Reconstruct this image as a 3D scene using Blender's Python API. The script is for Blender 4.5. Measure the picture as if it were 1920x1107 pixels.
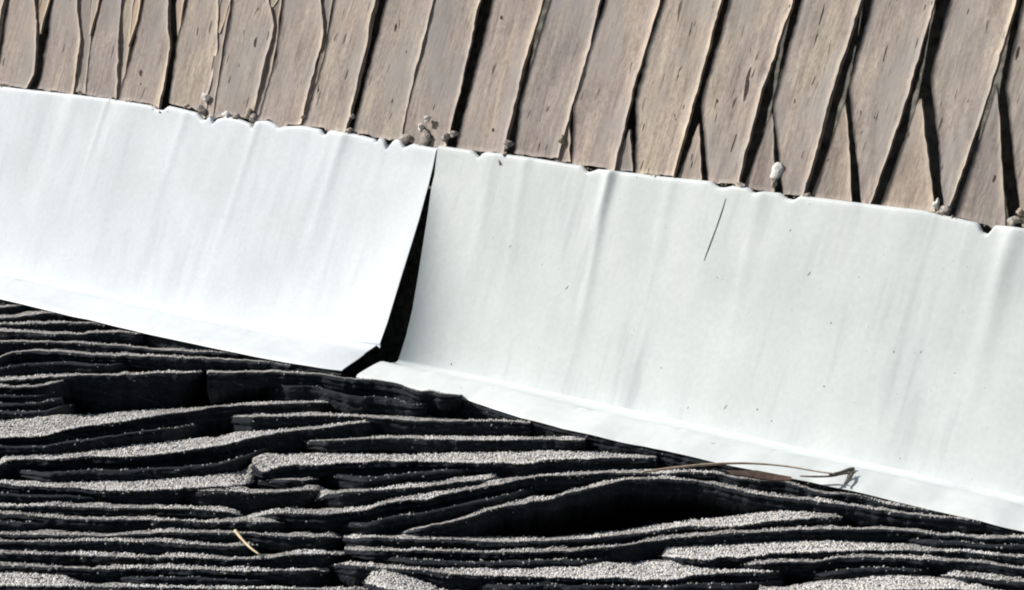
import bpy, math
import numpy as np
from mathutils import Vector

for o in list(bpy.data.objects):
    bpy.data.objects.remove(o)
scene = bpy.context.scene
rng = np.random.default_rng(7)

# ------------------------------------------------------------------ camera
PITCH = math.radians(8.0)          # looking slightly up the roof slope
HFOV = math.radians(30.0)
FPX = 960.0 / math.tan(HFOV / 2)   # focal length in photo pixels
CAM = np.array([0.0, 0.0, 3.2])
cd = bpy.data.cameras.new('camera')
cd.sensor_width = 36.0
cd.lens = 18.0 / math.tan(HFOV / 2)
cd.clip_start = 0.02
cd.clip_end = 500.0
cam = bpy.data.objects.new('camera', cd)
scene.collection.objects.link(cam)
cam.location = CAM
cam.rotation_euler = (math.pi / 2 + PITCH, 0, 0)
scene.camera = cam
RIGHT = np.array([1.0, 0, 0])
FWD = np.array([0, math.cos(PITCH), math.sin(PITCH)])
UPV = np.array([0, -math.sin(PITCH), math.cos(PITCH)])

def c2w(v):
    return RIGHT * v[0] + UPV * v[1] + FWD * v[2]

# ------------------------------------------------------------------ sky, sun, exposure
SUN = c2w(np.array([-0.74, 0.62, 0.0]))
SUN = SUN / np.linalg.norm(SUN)
world = bpy.data.worlds.new('World')
scene.world = world
world.use_nodes = True
wn = world.node_tree
sky = wn.nodes.new('ShaderNodeTexSky')
sky.sky_type = 'NISHITA'
sky.sun_disc = False
sky.sun_elevation = math.asin(SUN[2])
sky.sun_rotation = math.atan2(SUN[0], SUN[1])
wn.links.new(sky.outputs['Color'], wn.nodes['Background'].inputs['Color'])
wn.nodes['Background'].inputs['Strength'].default_value = 0.06
ld = bpy.data.lights.new('sun', 'SUN')
ld.energy = 5.0
ld.angle = math.radians(0.53)
ld.color = (1.0, 0.955, 0.89)
lo = bpy.data.objects.new('sun', ld)
scene.collection.objects.link(lo)
lo.rotation_euler = Vector(SUN).to_track_quat('Z', 'Y').to_euler()
lo.location = (-3, 0, 6)
vs = scene.view_settings
vs.view_transform = 'Standard'
vs.look = 'None'
vs.gamma = 1.0
vs.exposure = 0.06
vs.use_curve_mapping = False
scene.cycles.filter_width = 2.0

# ------------------------------------------------------------------ frame of the place
def nrm(v):
    return v / np.linalg.norm(v)

L = nrm(c2w(np.array([-0.798, 0.151, 0.583])))        # along the foot of the wall, away to the left
H = nrm(c2w(np.array([1.0, -0.03, 0.0])))             # along the shingle courses
N = np.cross(L, H)                                    # roof normal
N = nrm(N if N[2] > 0 else -N)
ZUP = np.array([0, 0, 1.0])
M = np.cross(L, ZUP)
M = nrm(M if np.dot(M, -FWD) > 0 else -M)             # wall normal, the wall is vertical
V = nrm(c2w(np.array([0.283, 0.959, -0.03])))
V = nrm(V - np.dot(V, M) * M)                         # run of the shakes, in the wall
FO = np.cross(L, N)
FO = nrm(FO if np.dot(FO, M) > 0 else -FO)            # out of the wall, in the roof
BK = np.cross(H, N)
BK = nrm(BK if np.dot(BK, FWD) > 0 else -BK)          # up the roof

def ray(px, py):
    px = np.asarray(px, float); py = np.asarray(py, float)
    dx = (px - 960.0) / FPX; dy = -(py - 553.5) / FPX
    return dx[..., None] * RIGHT + dy[..., None] * UPV + FWD
D0 = 0.0005 * FPX
P0 = CAM + ray(760, 685) * D0                         # foot of the wall at the lap seam

def hit(px, py, p, n):
    r = ray(px, py)
    t = np.dot(p - CAM, n) / (r @ n)
    return CAM + r * t[..., None]
def on_roof(px, py, off=0.0):
    return hit(px, py, P0 + N * off, N)
def on_wall(px, py, off=0.0):
    return hit(px, py, P0 + M * off, M)
def wall_sv(p):
    """(s, v): s metres to the right along the wall foot, v metres up the shakes"""
    A = np.stack([-L, V], 1)
    sol = np.linalg.lstsq(A, (p - P0).T, rcond=None)[0]
    return sol[0], sol[1]

def poly(pts, x):
    p = np.array(pts, float)
    return np.interp(x, p[:, 0], p[:, 1])
def poly_ex(pts, x):
    """as poly, carried on with the end slopes"""
    p = np.array(pts, float)
    y = np.interp(x, p[:, 0], p[:, 1])
    s0 = (p[1, 1] - p[0, 1]) / (p[1, 0] - p[0, 0]); s1 = (p[-1, 1] - p[-2, 1]) / (p[-1, 0] - p[-2, 0])
    y = np.where(x < p[0, 0], p[0, 1] + s0 * (x - p[0, 0]), y)
    return np.where(x > p[-1, 0], p[-1, 1] + s1 * (x - p[-1, 0]), y)

def noise1(x, scale, seed, octaves=3):
    out = np.zeros_like(np.asarray(x, float)); a = 1.0
    for k in range(octaves):
        r = np.random.default_rng(seed * 131 + k)
        tab = r.uniform(-1, 1, 4096)
        u = np.asarray(x, float) / scale * 2 ** k + 1000.3
        i = np.floor(u).astype(int); f = u - i; f = f * f * (3 - 2 * f)
        out += a * (tab[i % 4096] * (1 - f) + tab[(i + 1) % 4096] * f); a *= 0.5
    return out
def noise2(x, y, scale, seed):
    r = np.random.default_rng(seed); tab = r.uniform(-1, 1, (128, 128))
    u = np.asarray(x) / scale + 500.5; v = np.asarray(y) / scale + 500.5
    i = np.floor(u).astype(int); j = np.floor(v).astype(int)
    f = u - i; g = v - j; f = f * f * (3 - 2 * f); g = g * g * (3 - 2 * g)
    T = lambda a, b: tab[a % 128, b % 128]
    return (T(i, j) * (1 - f) * (1 - g) + T(i + 1, j) * f * (1 - g) + T(i, j + 1) * (1 - f) * g + T(i + 1, j + 1) * f * g)

# ------------------------------------------------------------------ mesh helpers
COL = scene.collection

def link(name, me, parent=None, mats=(), smooth=True):
    for m in mats:
        me.materials.append(m)
    if smooth:
        me.polygons.foreach_set('use_smooth', [True] * len(me.polygons))
    o = bpy.data.objects.new(name, me)
    COL.objects.link(o)
    o.parent = parent
    return o
def empty(name, label, cat, loc, group=None):
    o = bpy.data.objects.new(name, None)
    COL.objects.link(o)
    o.empty_display_size = 0.05
    tag(o, label, cat, group)
    return o
def tag(o, label, cat=None, group=None, kind=None):
    if label: o['label'] = label
    if cat: o['category'] = cat
    if group: o['group'] = group
    if kind: o['kind'] = kind
    return o
def mesh(name, verts, faces, uv=None, mat_idx=None):
    me = bpy.data.meshes.new(name)
    me.from_pydata([tuple(v) for v in verts], [], [tuple(f) for f in faces])
    if uv is not None:
        lay = me.uv_layers.new(name='UVMap')
        li = np.empty(len(me.loops), int); me.loops.foreach_get('vertex_index', li)
        lay.data.foreach_set('uv', np.asarray(uv, float)[li].astype(np.float32).ravel())
    if mat_idx is not None:
        me.polygons.foreach_set('material_index', np.asarray(mat_idx, np.int32))
    me.update()
    return me
def grid_faces(r, c, base=0, flip=False):
    i = np.arange(r - 1)[:, None] * c + np.arange(c - 1)[None, :] + base
    f = np.stack([i, i + 1, i + c + 1, i + c], -1).reshape(-1, 4)
    return f[:, ::-1] if flip else f

# ------------------------------------------------------------------ materials
def mat(name):
    m = bpy.data.materials.new(name); m.use_nodes = True
    nt = m.node_tree
    return m, nt, nt.nodes['Principled BSDF'], nt.nodes.new, nt.links.new
def ramp(nt, stops):
    n = nt.nodes.new('ShaderNodeValToRGB')
    e = n.color_ramp.elements
    while len(e) < len(stops): e.new(0.5)
    for k, (p, c) in enumerate(stops):
        e[k].position = p
        e[k].color = c if len(c) == 4 else (*c, 1)
    return n
def uvmap(nt, sx, sy, rnd=False):
    tc = nt.nodes.new('ShaderNodeTexCoord'); mp = nt.nodes.new('ShaderNodeMapping')
    mp.inputs['Scale'].default_value = (sx, sy, 1)
    nt.links.new(tc.outputs['UV'], mp.inputs['Vector'])
    if rnd:
        oi = nt.nodes.new('ShaderNodeObjectInfo'); mul = nt.nodes.new('ShaderNodeMath'); mul.operation = 'MULTIPLY'
        mul.inputs[1].default_value = 137.0
        nt.links.new(oi.outputs['Random'], mul.inputs[0])
        cx = nt.nodes.new('ShaderNodeCombineXYZ')
        nt.links.new(mul.outputs[0], cx.inputs['X']); nt.links.new(mul.outputs[0], cx.inputs['Y'])
        nt.links.new(cx.outputs[0], mp.inputs['Location'])
    return mp
def noise(nt, vec, scale, detail=4, rough=0.55):
    n = nt.nodes.new('ShaderNodeTexNoise')
    n.inputs['Scale'].default_value = scale; n.inputs['Detail'].default_value = detail; n.inputs['Roughness'].default_value = rough
    nt.links.new(vec.outputs[0], n.inputs['Vector'])
    return n
def mixc(nt, fac, a, b, mode='MIX'):
    n = nt.nodes.new('ShaderNodeMix'); n.data_type = 'RGBA'; n.blend_type = mode
    for sock, val in ((n.inputs[0], fac), (n.inputs[6], a), (n.inputs[7], b)):
        if isinstance(val, (int, float)): sock.default_value = val
        elif isinstance(val, tuple): sock.default_value = (*val, 1) if len(val) == 3 else val
        else: nt.links.new(val, sock)
    return n.outputs[2]

def wood_material(name, tint=(1, 1, 1), cream=0.0):
    m, nt, b, new, ln = mat(name)
    g1 = noise(nt, uvmap(nt, 260, 22, True), 1.0, 6, 0.65)       # fine grain, stretched along the shake
    g2 = noise(nt, uvmap(nt, 55, 9, True), 1.0, 3, 0.5)          # weather patches
    g3 = noise(nt, uvmap(nt, 460, 170, True), 1.0, 4, 0.7)       # fuzz
    r1 = ramp(nt, [(0.30, (0.31, 0.275, 0.247)), (0.52, (0.475, 0.426, 0.383)), (0.75, (0.59, 0.533, 0.475))])
    ln(g1.outputs[0], r1.inputs[0])
    r2 = ramp(nt, [(0.32, (0.80, 0.78, 0.80)), (0.5, (0.96, 0.93, 0.93)), (0.68, (1.10, 1.08, 1.0))])
    ln(g2.outputs[0], r2.inputs[0])
    c = mixc(nt, 1.0, r1.outputs[0], r2.outputs[0], 'MULTIPLY')
    r3 = ramp(nt, [(0.32, (0.74, 0.74, 0.76)), (0.68, (1.18, 1.18, 1.16))])
    ln(g3.outputs[0], r3.inputs[0])
    c = mixc(nt, 1.0, c, r3.outputs[0], 'MULTIPLY')
    # dark checks and flecks in the wood
    fl = noise(nt, uvmap(nt, 210, 34, True), 1.0, 1, 0.4)
    rf = ramp(nt, [(0.705, (0, 0, 0)), (0.75, (0.85, 0.85, 0.85))])
    ln(fl.outputs[0], rf.inputs[0])
    c = mixc(nt, rf.outputs[0], c, (0.075, 0.055, 0.05))
    # mixed towards cream along the right long edge
    at = new('ShaderNodeAttribute'); at.attribute_name = 'edge'
    mu = new('ShaderNodeMath'); mu.operation = 'MULTIPLY'; mu.inputs[1].default_value = 0.62
    ln(at.outputs['Fac'], mu.inputs[0])
    c = mixc(nt, mu.outputs[0], c, (0.70, 0.61, 0.49))
    if cream: c = mixc(nt, cream, c, (0.58, 0.45, 0.32))
    # moss-grey film on the ends and sides
    oi = new('ShaderNodeObjectInfo')
    rr = ramp(nt, [(0.0, (0.80, 0.80, 0.83)), (0.3, (0.98, 0.94, 0.93)), (0.55, (0.90, 0.89, 0.89)), (0.8, (1.10, 1.06, 1.0)), (1.0, (0.93, 0.91, 0.92))])
    # silver-grey and dark rain stains with shapes of their own
    sg = noise(nt, uvmap(nt, 24, 10, True), 1.0, 4, 0.6)
    rg = ramp(nt, [(0.46, (0, 0, 0)), (0.64, (0.8, 0.8, 0.8))])
    ln(sg.outputs[0], rg.inputs[0])
    c = mixc(nt, rg.outputs[0], c, (0.385, 0.365, 0.347))
    dk = noise(nt, uvmap(nt, 95, 13, True), 1.0, 4, 0.65)
    rd = ramp(nt, [(0.60, (0, 0, 0)), (0.76, (0.55, 0.55, 0.55))])
    ln(dk.outputs[0], rd.inputs[0])
    c = mixc(nt, rd.outputs[0], c, (0.19, 0.155, 0.135))
    ln(oi.outputs['Random'], rr.inputs[0])
    c = mixc(nt, 1.0, c, rr.outputs[0], 'MULTIPLY')
    c = mixc(nt, 1.0, c, tint, 'MULTIPLY')
    ln(c, b.inputs['Base Color'])
    b.inputs['Roughness'].default_value = 0.85
    b.inputs['Specular IOR Level'].default_value = 0.2
    bp = new('ShaderNodeBump'); bp.inputs['Strength'].default_value = 0.35; bp.inputs['Distance'].default_value = 0.0010
    ad = new('ShaderNodeMath'); ad.operation = 'ADD'
    ln(g1.outputs[0], ad.inputs[0]); ln(g3.outputs[0], ad.inputs[1])
    ln(ad.outputs[0], bp.inputs['Height']); ln(bp.outputs[0], b.inputs['Normal'])
    return m
WOOD = wood_material('weathered_wood')
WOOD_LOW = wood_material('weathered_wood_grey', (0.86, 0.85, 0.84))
WOOD_CREAM = wood_material('split_wood', (1.02, 1, 0.97), 0.5)

def metal_material(name, gain, grime, blue=1.0):
    m, nt, b, new, ln = mat(name)
    st = noise(nt, uvmap(nt, 26, 5.5), 1.0, 4, 0.5)
    r = ramp(nt, [(0.32, (0.715, 0.748, 0.756)), (0.55, (0.748, 0.777, 0.782)), (0.75, (0.768, 0.79, 0.79))])
    ln(st.outputs[0], r.inputs[0])
    pa = noise(nt, uvmap(nt, 13, 10), 1.0, 5, 0.62)
    rp = ramp(nt, [(0.36, (0.90, 0.91, 0.905)), (0.62, (1, 1, 1))])
    ln(pa.outputs[0], rp.inputs[0])
    c = mixc(nt, 1.0, r.outputs[0], rp.outputs[0], 'MULTIPLY')
    # grey rain streaks, in patches
    sk = noise(nt, uvmap(nt, 75, 7), 1.0, 3, 0.5)
    pm = noise(nt, uvmap(nt, 7, 5), 1.0, 2, 0.5)
    mu = new('ShaderNodeMath'); mu.operation = 'MULTIPLY'
    ln(sk.outputs[0], mu.inputs[0]); ln(pm.outputs[0], mu.inputs[1])
    rs = ramp(nt, [(0.27, (0, 0, 0)), (0.42, (grime, grime, grime))])
    ln(mu.outputs[0], rs.inputs[0])
    c = mixc(nt, rs.outputs[0], c, (0.50, 0.53, 0.55))
    # chalky mottling and tiny dirt specks
    ch = noise(nt, uvmap(nt, 230, 190), 1.0, 3, 0.6)
    rc = ramp(nt, [(0.35, (0.955, 0.96, 0.96)), (0.65, (1.02, 1.02, 1.02))])
    ln(ch.outputs[0], rc.inputs[0])
    c = mixc(nt, 1.0, c, rc.outputs[0], 'MULTIPLY')
    sp = noise(nt, uvmap(nt, 420, 230), 1.0, 1, 0.4)
    r3 = ramp(nt, [(0.765, (0, 0, 0)), (0.82, (0.6, 0.6, 0.6))])
    ln(sp.outputs[0], r3.inputs[0])
    c = mixc(nt, r3.outputs[0], c, (0.33, 0.33, 0.32))
    c = mixc(nt, 1.0, c, (gain * 0.985, gain, gain * blue), 'MULTIPLY')
    ln(c, b.inputs['Base Color'])
    b.inputs['Roughness'].default_value = 0.5
    b.inputs['Specular IOR Level'].default_value = 0.35
    bp = new('ShaderNodeBump'); bp.inputs['Strength'].default_value = 0.35; bp.inputs['Distance'].default_value = 0.001
    ln(pa.outputs[0], bp.inputs['Height']); ln(bp.outputs[0], b.inputs['Normal'])
    return m
METAL_L = metal_material('white_painted_metal', 1.0, 0.30, 1.045)
METAL_R = metal_material('dulled_white_painted_metal', 0.955, 0.62, 1.0)

def plain(name, col, rough=0.8, nscale=None, amp=0.3, bump=0.0, spec=0.3):
    m, nt, b, new, ln = mat(name)
    b.inputs['Roughness'].default_value = rough
    b.inputs['Specular IOR Level'].default_value = spec
    if nscale:
        tc = new('ShaderNodeTexCoord')
        n = new('ShaderNodeTexNoise'); n.inputs['Scale'].default_value = nscale; n.inputs['Detail'].default_value = 5
        ln(tc.outputs['Object'], n.inputs['Vector'])
        r = ramp(nt, [(0.3, tuple(x * (1 - amp) for x in col)), (0.7, tuple(min(1, x * (1 + amp)) for x in col))])
        ln(n.outputs[0], r.inputs[0]); ln(r.outputs[0], b.inputs['Base Color'])
        if bump:
            bp = new('ShaderNodeBump'); bp.inputs['Strength'].default_value = 0.8; bp.inputs['Distance'].default_value = bump
            ln(n.outputs[0], bp.inputs['Height']); ln(bp.outputs[0], b.inputs['Normal'])
    else:
        b.inputs['Base Color'].default_value = (*col, 1)
    return m
DARK_BACK = plain('dark_sheet_back', (0.035, 0.035, 0.04), 0.6)  # back face coloured dark so bounced light does not brighten the open lap
BACKING = plain('tarred_backing', (0.20, 0.195, 0.175), 0.9, 110, 0.6, 0.002)
DECK = plain('roof_deck', (0.02, 0.02, 0.022), 0.95, 60, 0.5)

def shingle_material(name, lo, hi, scale):
    m, nt, b, new, ln = mat(name)
    a = noise(nt, uvmap(nt, scale, scale), 1.0, 4, 0.7)
    r = ramp(nt, [(0.35, lo), (0.7, hi)])
    ln(a.outputs[0], r.inputs[0]); ln(r.outputs[0], b.inputs['Base Color'])
    b.inputs['Roughness'].default_value = 0.85
    b.inputs['Specular IOR Level'].default_value = 0.25
    bp = new('ShaderNodeBump'); bp.inputs['Strength'].default_value = 0.9; bp.inputs['Distance'].default_value = 0.0015
    ln(a.outputs[0], bp.inputs['Height']); ln(bp.outputs[0], b.inputs['Normal'])
    return m
def mineral_top():
    m, nt, b, new, ln = mat('mineral_surface')
    mp = uvmap(nt, 1, 1)
    vo = new('ShaderNodeTexVoronoi'); vo.inputs['Scale'].default_value = 520
    ln(mp.outputs[0], vo.inputs['Vector'])
    sp = new('ShaderNodeSeparateColor'); ln(vo.outputs['Color'], sp.inputs[0])
    r = ramp(nt, [(0.0, (0.02, 0.02, 0.02)), (0.25, (0.14, 0.136, 0.13)), (1.0, (0.60, 0.58, 0.55))])
    ln(sp.outputs[0], r.inputs[0]); ln(r.outputs[0], b.inputs['Base Color'])
    b.inputs['Roughness'].default_value = 0.8
    bp = new('ShaderNodeBump'); bp.inputs['Strength'].default_value = 1.0; bp.inputs['Distance'].default_value = 0.0015; bp.invert = True
    ln(vo.outputs['Distance'], bp.inputs['Height']); ln(bp.outputs[0], b.inputs['Normal'])
    return m
ASPHALT_TOP = mineral_top()
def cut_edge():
    m, nt, b, new, ln = mat('cut_edge_and_hollow_shade')
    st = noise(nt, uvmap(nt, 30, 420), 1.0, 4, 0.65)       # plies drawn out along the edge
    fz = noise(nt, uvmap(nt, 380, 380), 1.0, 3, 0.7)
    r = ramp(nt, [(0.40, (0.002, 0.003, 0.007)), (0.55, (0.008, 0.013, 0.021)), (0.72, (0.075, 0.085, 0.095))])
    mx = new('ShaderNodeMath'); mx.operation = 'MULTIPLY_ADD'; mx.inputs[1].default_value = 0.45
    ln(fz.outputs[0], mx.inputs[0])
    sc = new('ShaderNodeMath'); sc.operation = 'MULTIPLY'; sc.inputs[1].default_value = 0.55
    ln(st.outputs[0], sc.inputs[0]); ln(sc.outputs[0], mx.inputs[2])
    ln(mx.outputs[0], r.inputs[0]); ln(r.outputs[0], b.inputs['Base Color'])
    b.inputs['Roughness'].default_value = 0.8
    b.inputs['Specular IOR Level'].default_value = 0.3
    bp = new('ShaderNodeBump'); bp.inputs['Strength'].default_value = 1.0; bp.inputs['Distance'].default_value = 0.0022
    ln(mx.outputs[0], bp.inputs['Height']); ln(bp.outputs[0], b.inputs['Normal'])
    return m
ASPHALT_CUT_SHADE = cut_edge()
def granule_material():
    m, nt, b, new, ln = mat('mineral_granules')
    at = new('ShaderNodeAttribute'); at.attribute_name = 'tone'
    ln(at.outputs['Color'], b.inputs['Base Color'])
    b.inputs['Roughness'].default_value = 0.55
    b.inputs['Specular IOR Level'].default_value = 0.4
    return m
GRANULE = granule_material()

# ------------------------------------------------------------------ the wall of wooden shakes
TOP_L = [(-700, 84), (-300, 132), (0, 167), (60, 174), (100, 178), (200, 190), (282, 203), (296, 211), (306, 212), (316, 204), (338, 209), (370, 217), (381, 230), (388, 231), (397, 222), (402, 238),
         (410, 229), (428, 225), (452, 229), (474, 239), (480, 248), (487, 234), (508, 233), (522, 240), (530, 247), (541, 244), (575, 243), (612, 250), (622, 262), (632, 252), (690, 261), (724, 270), (728, 277), (735, 266),
         (744, 272), (750, 289), (757, 282), (767, 271), (780, 272), (789, 287), (797, 284), (809, 280), (822, 284), (860, 290)]
TOP_R = [(700, 270), (780, 279), (823, 287), (834, 283), (850, 283), (928, 294), (936, 302), (941, 309), (946, 300), (956, 297), (1040, 308), (1132, 323), (1142, 335), (1150, 333), (1162, 329), (1225, 336), (1300, 345),
         (1372, 352), (1386, 363), (1396, 364), (1412, 361), (1442, 364), (1452, 374), (1470, 371), (1500, 374), (1512, 384), (1526, 387), (1538, 379), (1610, 388), (1700, 399), (1760, 406), (1778, 410),
         (1866, 430), (1873, 447), (1886, 452), (1894, 434), (1920, 436), (2300, 490), (2700, 545)]
def metal_top(x):
    return np.where(x < 822, poly_ex(TOP_L, x), poly_ex(TOP_R, x))

wall = empty('shake_wall', 'weathered brown wooden shake wall above the white metal flashing', 'wall', P0)
def sheet(name, corners, matl, parent, thick, n):
    c = [np.asarray(p) for p in corners]
    vv = c + [p - n * thick for p in c]
    f = [(0, 1, 2, 3), (7, 6, 5, 4)] + [(i, i + 4, (i + 1) % 4 + 4, (i + 1) % 4) for i in range(4)]
    return link(name, mesh(name, vv, f, uv=[(p @ L, p @ ZUP) for p in vv]), parent, (matl,), False)
wb = P0 - M * 0.0072
sheet('backing_board', [wb + L * 1.6 - N * 0.2, wb - L * 1.1 - N * 0.2, wb - L * 1.1 + V * 1.0, wb + L * 1.6 + V * 1.0], BACKING, wall, 0.02, M)

shake_id = [0]
def shake(left, right, front=-0.004, back=-0.0068, matl=WOOD, rows=56, cols=13, cup=0.0012, ybot=None, top_ext=-330, jag=0.5, gap=7.0):
    sid = shake_id[0]; shake_id[0] += 1
    r = np.random.default_rng(900 + sid)
    lp = np.array(left, float); rp = np.array(right, float)
    tri = lp[0, 1] > 5
    y0 = lp[0, 1] if tri else top_ext
    def ex(p, y):
        o = np.argsort(p[:, 1]); q = p[o]
        x = np.interp(y, q[:, 1], q[:, 0])
        s1 = (q[-1, 0] - q[-2, 0]) / max(q[-1, 1] - q[-2, 1], 1e-3)
        s0 = -0.27
        x = np.where(y < q[0, 1], q[0, 0] + s0 * (y - q[0, 1]), x)
        return np.where(y > q[-1, 1], q[-1, 0] + s1 * (y - q[-1, 1]), x)
    t = np.linspace(0, 1, rows)
    xb = 0.5 * (lp[-1, 0] + rp[-1, 0])
    c = np.linspace(0, 1, cols)
    # bottom edge follows the metal, with a ragged gap
    gx = ex(lp, np.full(1, lp[-1, 1]))[0] * (1 - c) + ex(rp, np.full(1, rp[-1, 1]))[0] * c
    if ybot is None:
        yb = metal_top(gx) - gap - r.uniform(-2, 3) + 2.0 * noise1(c * 6, 1.0, 50 + sid) + r.uniform(-3, 3) * (c - .5)
    else:
        yb = np.full(cols, float(ybot))
    tt = t[:, None]
    if tri or ybot is not None:
        Y = y0 + tt * (yb[None, :] - y0)
    else:
        m = int(rows * 0.3)                                    # fewer rows above the frame
        ts = np.concatenate([np.linspace(0, 0.45, m, endpoint=False), np.linspace(0.45, 1, rows - m)])[:, None]
        Y = y0 + ts * (yb[None, :] - y0)
    wd = 0.0 if (tri or ybot is not None) else (1.0 if lp[0, 0] > 800 else 0.25)
    XL = ex(lp, Y) - 3.5 * wd + jag * 1.7 * noise1(Y[:, :1], 22, 200 + sid) + jag * 1.7 * noise1(Y[:, :1], 9, 300 + sid, 2)
    XR = ex(rp, Y) + 6.0 * wd + jag * 1.7 * noise1(Y[:, :1], 22, 400 + sid) + jag * 1.7 * noise1(Y[:, :1], 9, 500 + sid, 2)
    X = XL * (1 - c) + XR * c
    f0 = front + r.uniform(-0.0012, 0.0012)
    P = hit(X, Y, P0 + M * f0, M)
    k = 2 * c - 1
    prof = cup * (k ** 2 * 0.35 + np.clip((k - 0.55) / 0.45, 0, 1) ** 1.4 * 1.3 + np.clip((-k - 0.55) / 0.45, 0, 1) ** 2 * 0.3)
    prof = prof - 0.0004 * (np.abs(k) > 0.999)
    tw = r.uniform(-0.0008, 0.0008)
    hgt = prof[None, :] * (0.75 + 0.45 * noise1(Y, 60, 600 + sid)) + tw * k[None, :] + 0.0007 * noise2(X, Y * 0.25, 14, 700 + sid) + 0.0004 * noise2(X, Y * 0.15, 5, 800 + sid)
    P = P + hgt[..., None] * M
    R, C = P.shape[:2]
    verts = list(P.reshape(-1, 3))
    faces = [tuple(f) for f in grid_faces(R, C)]
    # sides: go round the boundary and drop to the backing
    ring = [i * C for i in range(R)] + [(R - 1) * C + j for j in range(1, C)] + [i * C + C - 1 for i in range(R - 2, -1, -1)] + [j for j in range(C - 2, 0, -1)]
    n0 = len(verts)
    for q in ring:
        p = verts[q]
        d = np.dot(p - P0, M) - back
        verts.append(p - M * d)
    n = len(ring)
    for i in range(n):
        a, b_ = ring[i], ring[(i + 1) % n]
        faces.append((a, n0 + i, n0 + (i + 1) % n, b_))
    vs_ = np.array(verts)
    s, v = wall_sv(vs_)
    me = mesh('shake', verts, [f[::-1] for f in faces], uv=np.stack([s, v], 1))
    e = np.zeros(len(verts), np.float32)
    edge = (np.clip((c - 0.80) / 0.2, 0, 1) ** 1.3)[None, :] * np.clip(0.55 + 0.6 * noise1(Y, 45, 640 + sid), 0, 1)
    e[:R * C] = edge.ravel()
    at = me.attributes.new('edge', 'FLOAT', 'POINT'); at.data.foreach_set('value', e)
    o = link('shake', me, wall, (matl,))
    return o

def shift(p, dx, dy=0):
    return [(x + dx, y + dy if y > 0 else 0) for x, y in p]
SH = [
 ([(-52, 0), (-82, 150)], [(6, 0), (-5, 70), (-25, 150)]),
 ([(18, 0), (0, 110), (-12, 160)], [(65, 0), (70, 60), (63, 135), (54, 158)]),
 ([(100, 0), (78, 140), (72, 160)], [(145, 0), (150, 83), (137, 172)]),
 ([(192, 0), (167, 93), (160, 173)], [(227, 0), (220, 133), (217, 187)]),
 ([(272, 0), (266, 33), (233, 150), (222, 190)], [(315, 0), (317, 90), (300, 193)]),
 ([(353, 0), (333, 83), (318, 200)], [(408, 0), (407, 83), (385, 207)]),
 ([(437, 0), (423, 83), (400, 200)], [(503, 0), (513, 50), (475, 213)]),
 ([(533, 0), (520, 100), (488, 207)], [(600, 0), (607, 60), (567, 213)]),
 ([(627, 0), (607, 110), (575, 213)], [(705, 0), (675, 134), (647, 247)]),
 ([(725, 0), (663, 247)], [(812, 0), (799, 60), (763, 194), (754, 255)]),
 ([(816, 0), (804, 60), (768, 194), (756, 255)], [(896, 0), (874, 94), (838, 244)]),
 ([(927, 0), (867, 240), (862, 262)], [(1013, 0), (968, 160), (940, 287)]),
 ([(1034, 0), (978, 200), (968, 290)], [(1121, 0), (1095, 110), (1041, 297)]),
 ([(1138, 0), (1078, 200), (1075, 310)], [(1235, 0), (1185, 160), (1148, 320)]),
 ([(1250, 0), (1220, 90), (1195, 187), (1195, 320)], [(1348, 0), (1297, 190), (1259, 325)]),
 ([(1372, 0), (1318, 195), (1330, 325)], [(1482, 0), (1423, 170), (1379, 341)]),
 ([(1505, 0), (1452, 195), (1470, 354)], [(1610, 0), (1553, 183), (1509, 346)]),
 ([(1639, 0), (1594, 163), (1618, 374)], [(1748, 0), (1696, 183), (1635, 362)]),
 ([(1785, 0), (1748, 142), (1773, 382)], [(1903, 0), (1846, 183), (1781, 374)]),
 ([(1922, 0), (1889, 163), (1916, 400)], [(2040, 0), (1985, 190), (1925, 400)]),
]
for l_, r_ in SH[:-1]:
    shake(l_, r_)
base_l, base_r = SH[-1]
shake(base_l, [(2040, 0), (1985, 190), (1930, 400)])
for k in range(1, 6):
    shake(shift(base_l, 128 * k, 16 * k), shift(base_r, 128 * k, 16 * k))
for k in range(1, 7):
    shake(shift(SH[0][0], -88 * k, -10 * k), shift(SH[0][1], -88 * k, -10 * k), cols=9, rows=20)
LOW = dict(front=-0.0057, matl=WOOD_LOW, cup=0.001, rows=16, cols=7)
for l_, r_ in [
 ([(1067, 222), (1038, 300)], [(1069, 222), (1070, 312)]),
 ([(1180, 243), (1150, 320)], [(1183, 243), (1187, 328)]),
 ([(1309, 232), (1272, 330)], [(1312, 232), (1317, 338)]),
 ([(1446, 212), (1398, 345)], [(1449, 212), (1453, 354)]),
 ([(1584, 192), (1524, 362)], [(1587, 192), (1598, 368)]),
 ([(1722, 186), (1656, 372)], [(1728, 186), (1752, 382)]),
 ([(1868, 165), (1796, 385)], [(1871, 165), (1886, 412)]),
 ([(2001, 180), (1926, 400)], [(2004, 180), (2020, 430)]),
]:
    shake(l_, r_, **LOW)
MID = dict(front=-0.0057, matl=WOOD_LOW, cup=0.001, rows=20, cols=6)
for l_, r_ in [
 ([(148, 0), (146, 90), (140, 172)], [(172, 0), (168, 90), (157, 172)]),
 ([(224, 0), (216, 187)], [(250, 0), (243, 90), (226, 187)]),
 ([(408, 0), (402, 100), (386, 207)], [(431, 0), (414, 110), (402, 205)]),
 ([(508, 0), (508, 60), (474, 210)], [(526, 0), (517, 90), (490, 210)]),
 ([(606, 0), (604, 100), (570, 210)], [(622, 0), (602, 130), (572, 213)]),
]:
    shake(l_, r_, **MID)
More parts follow.
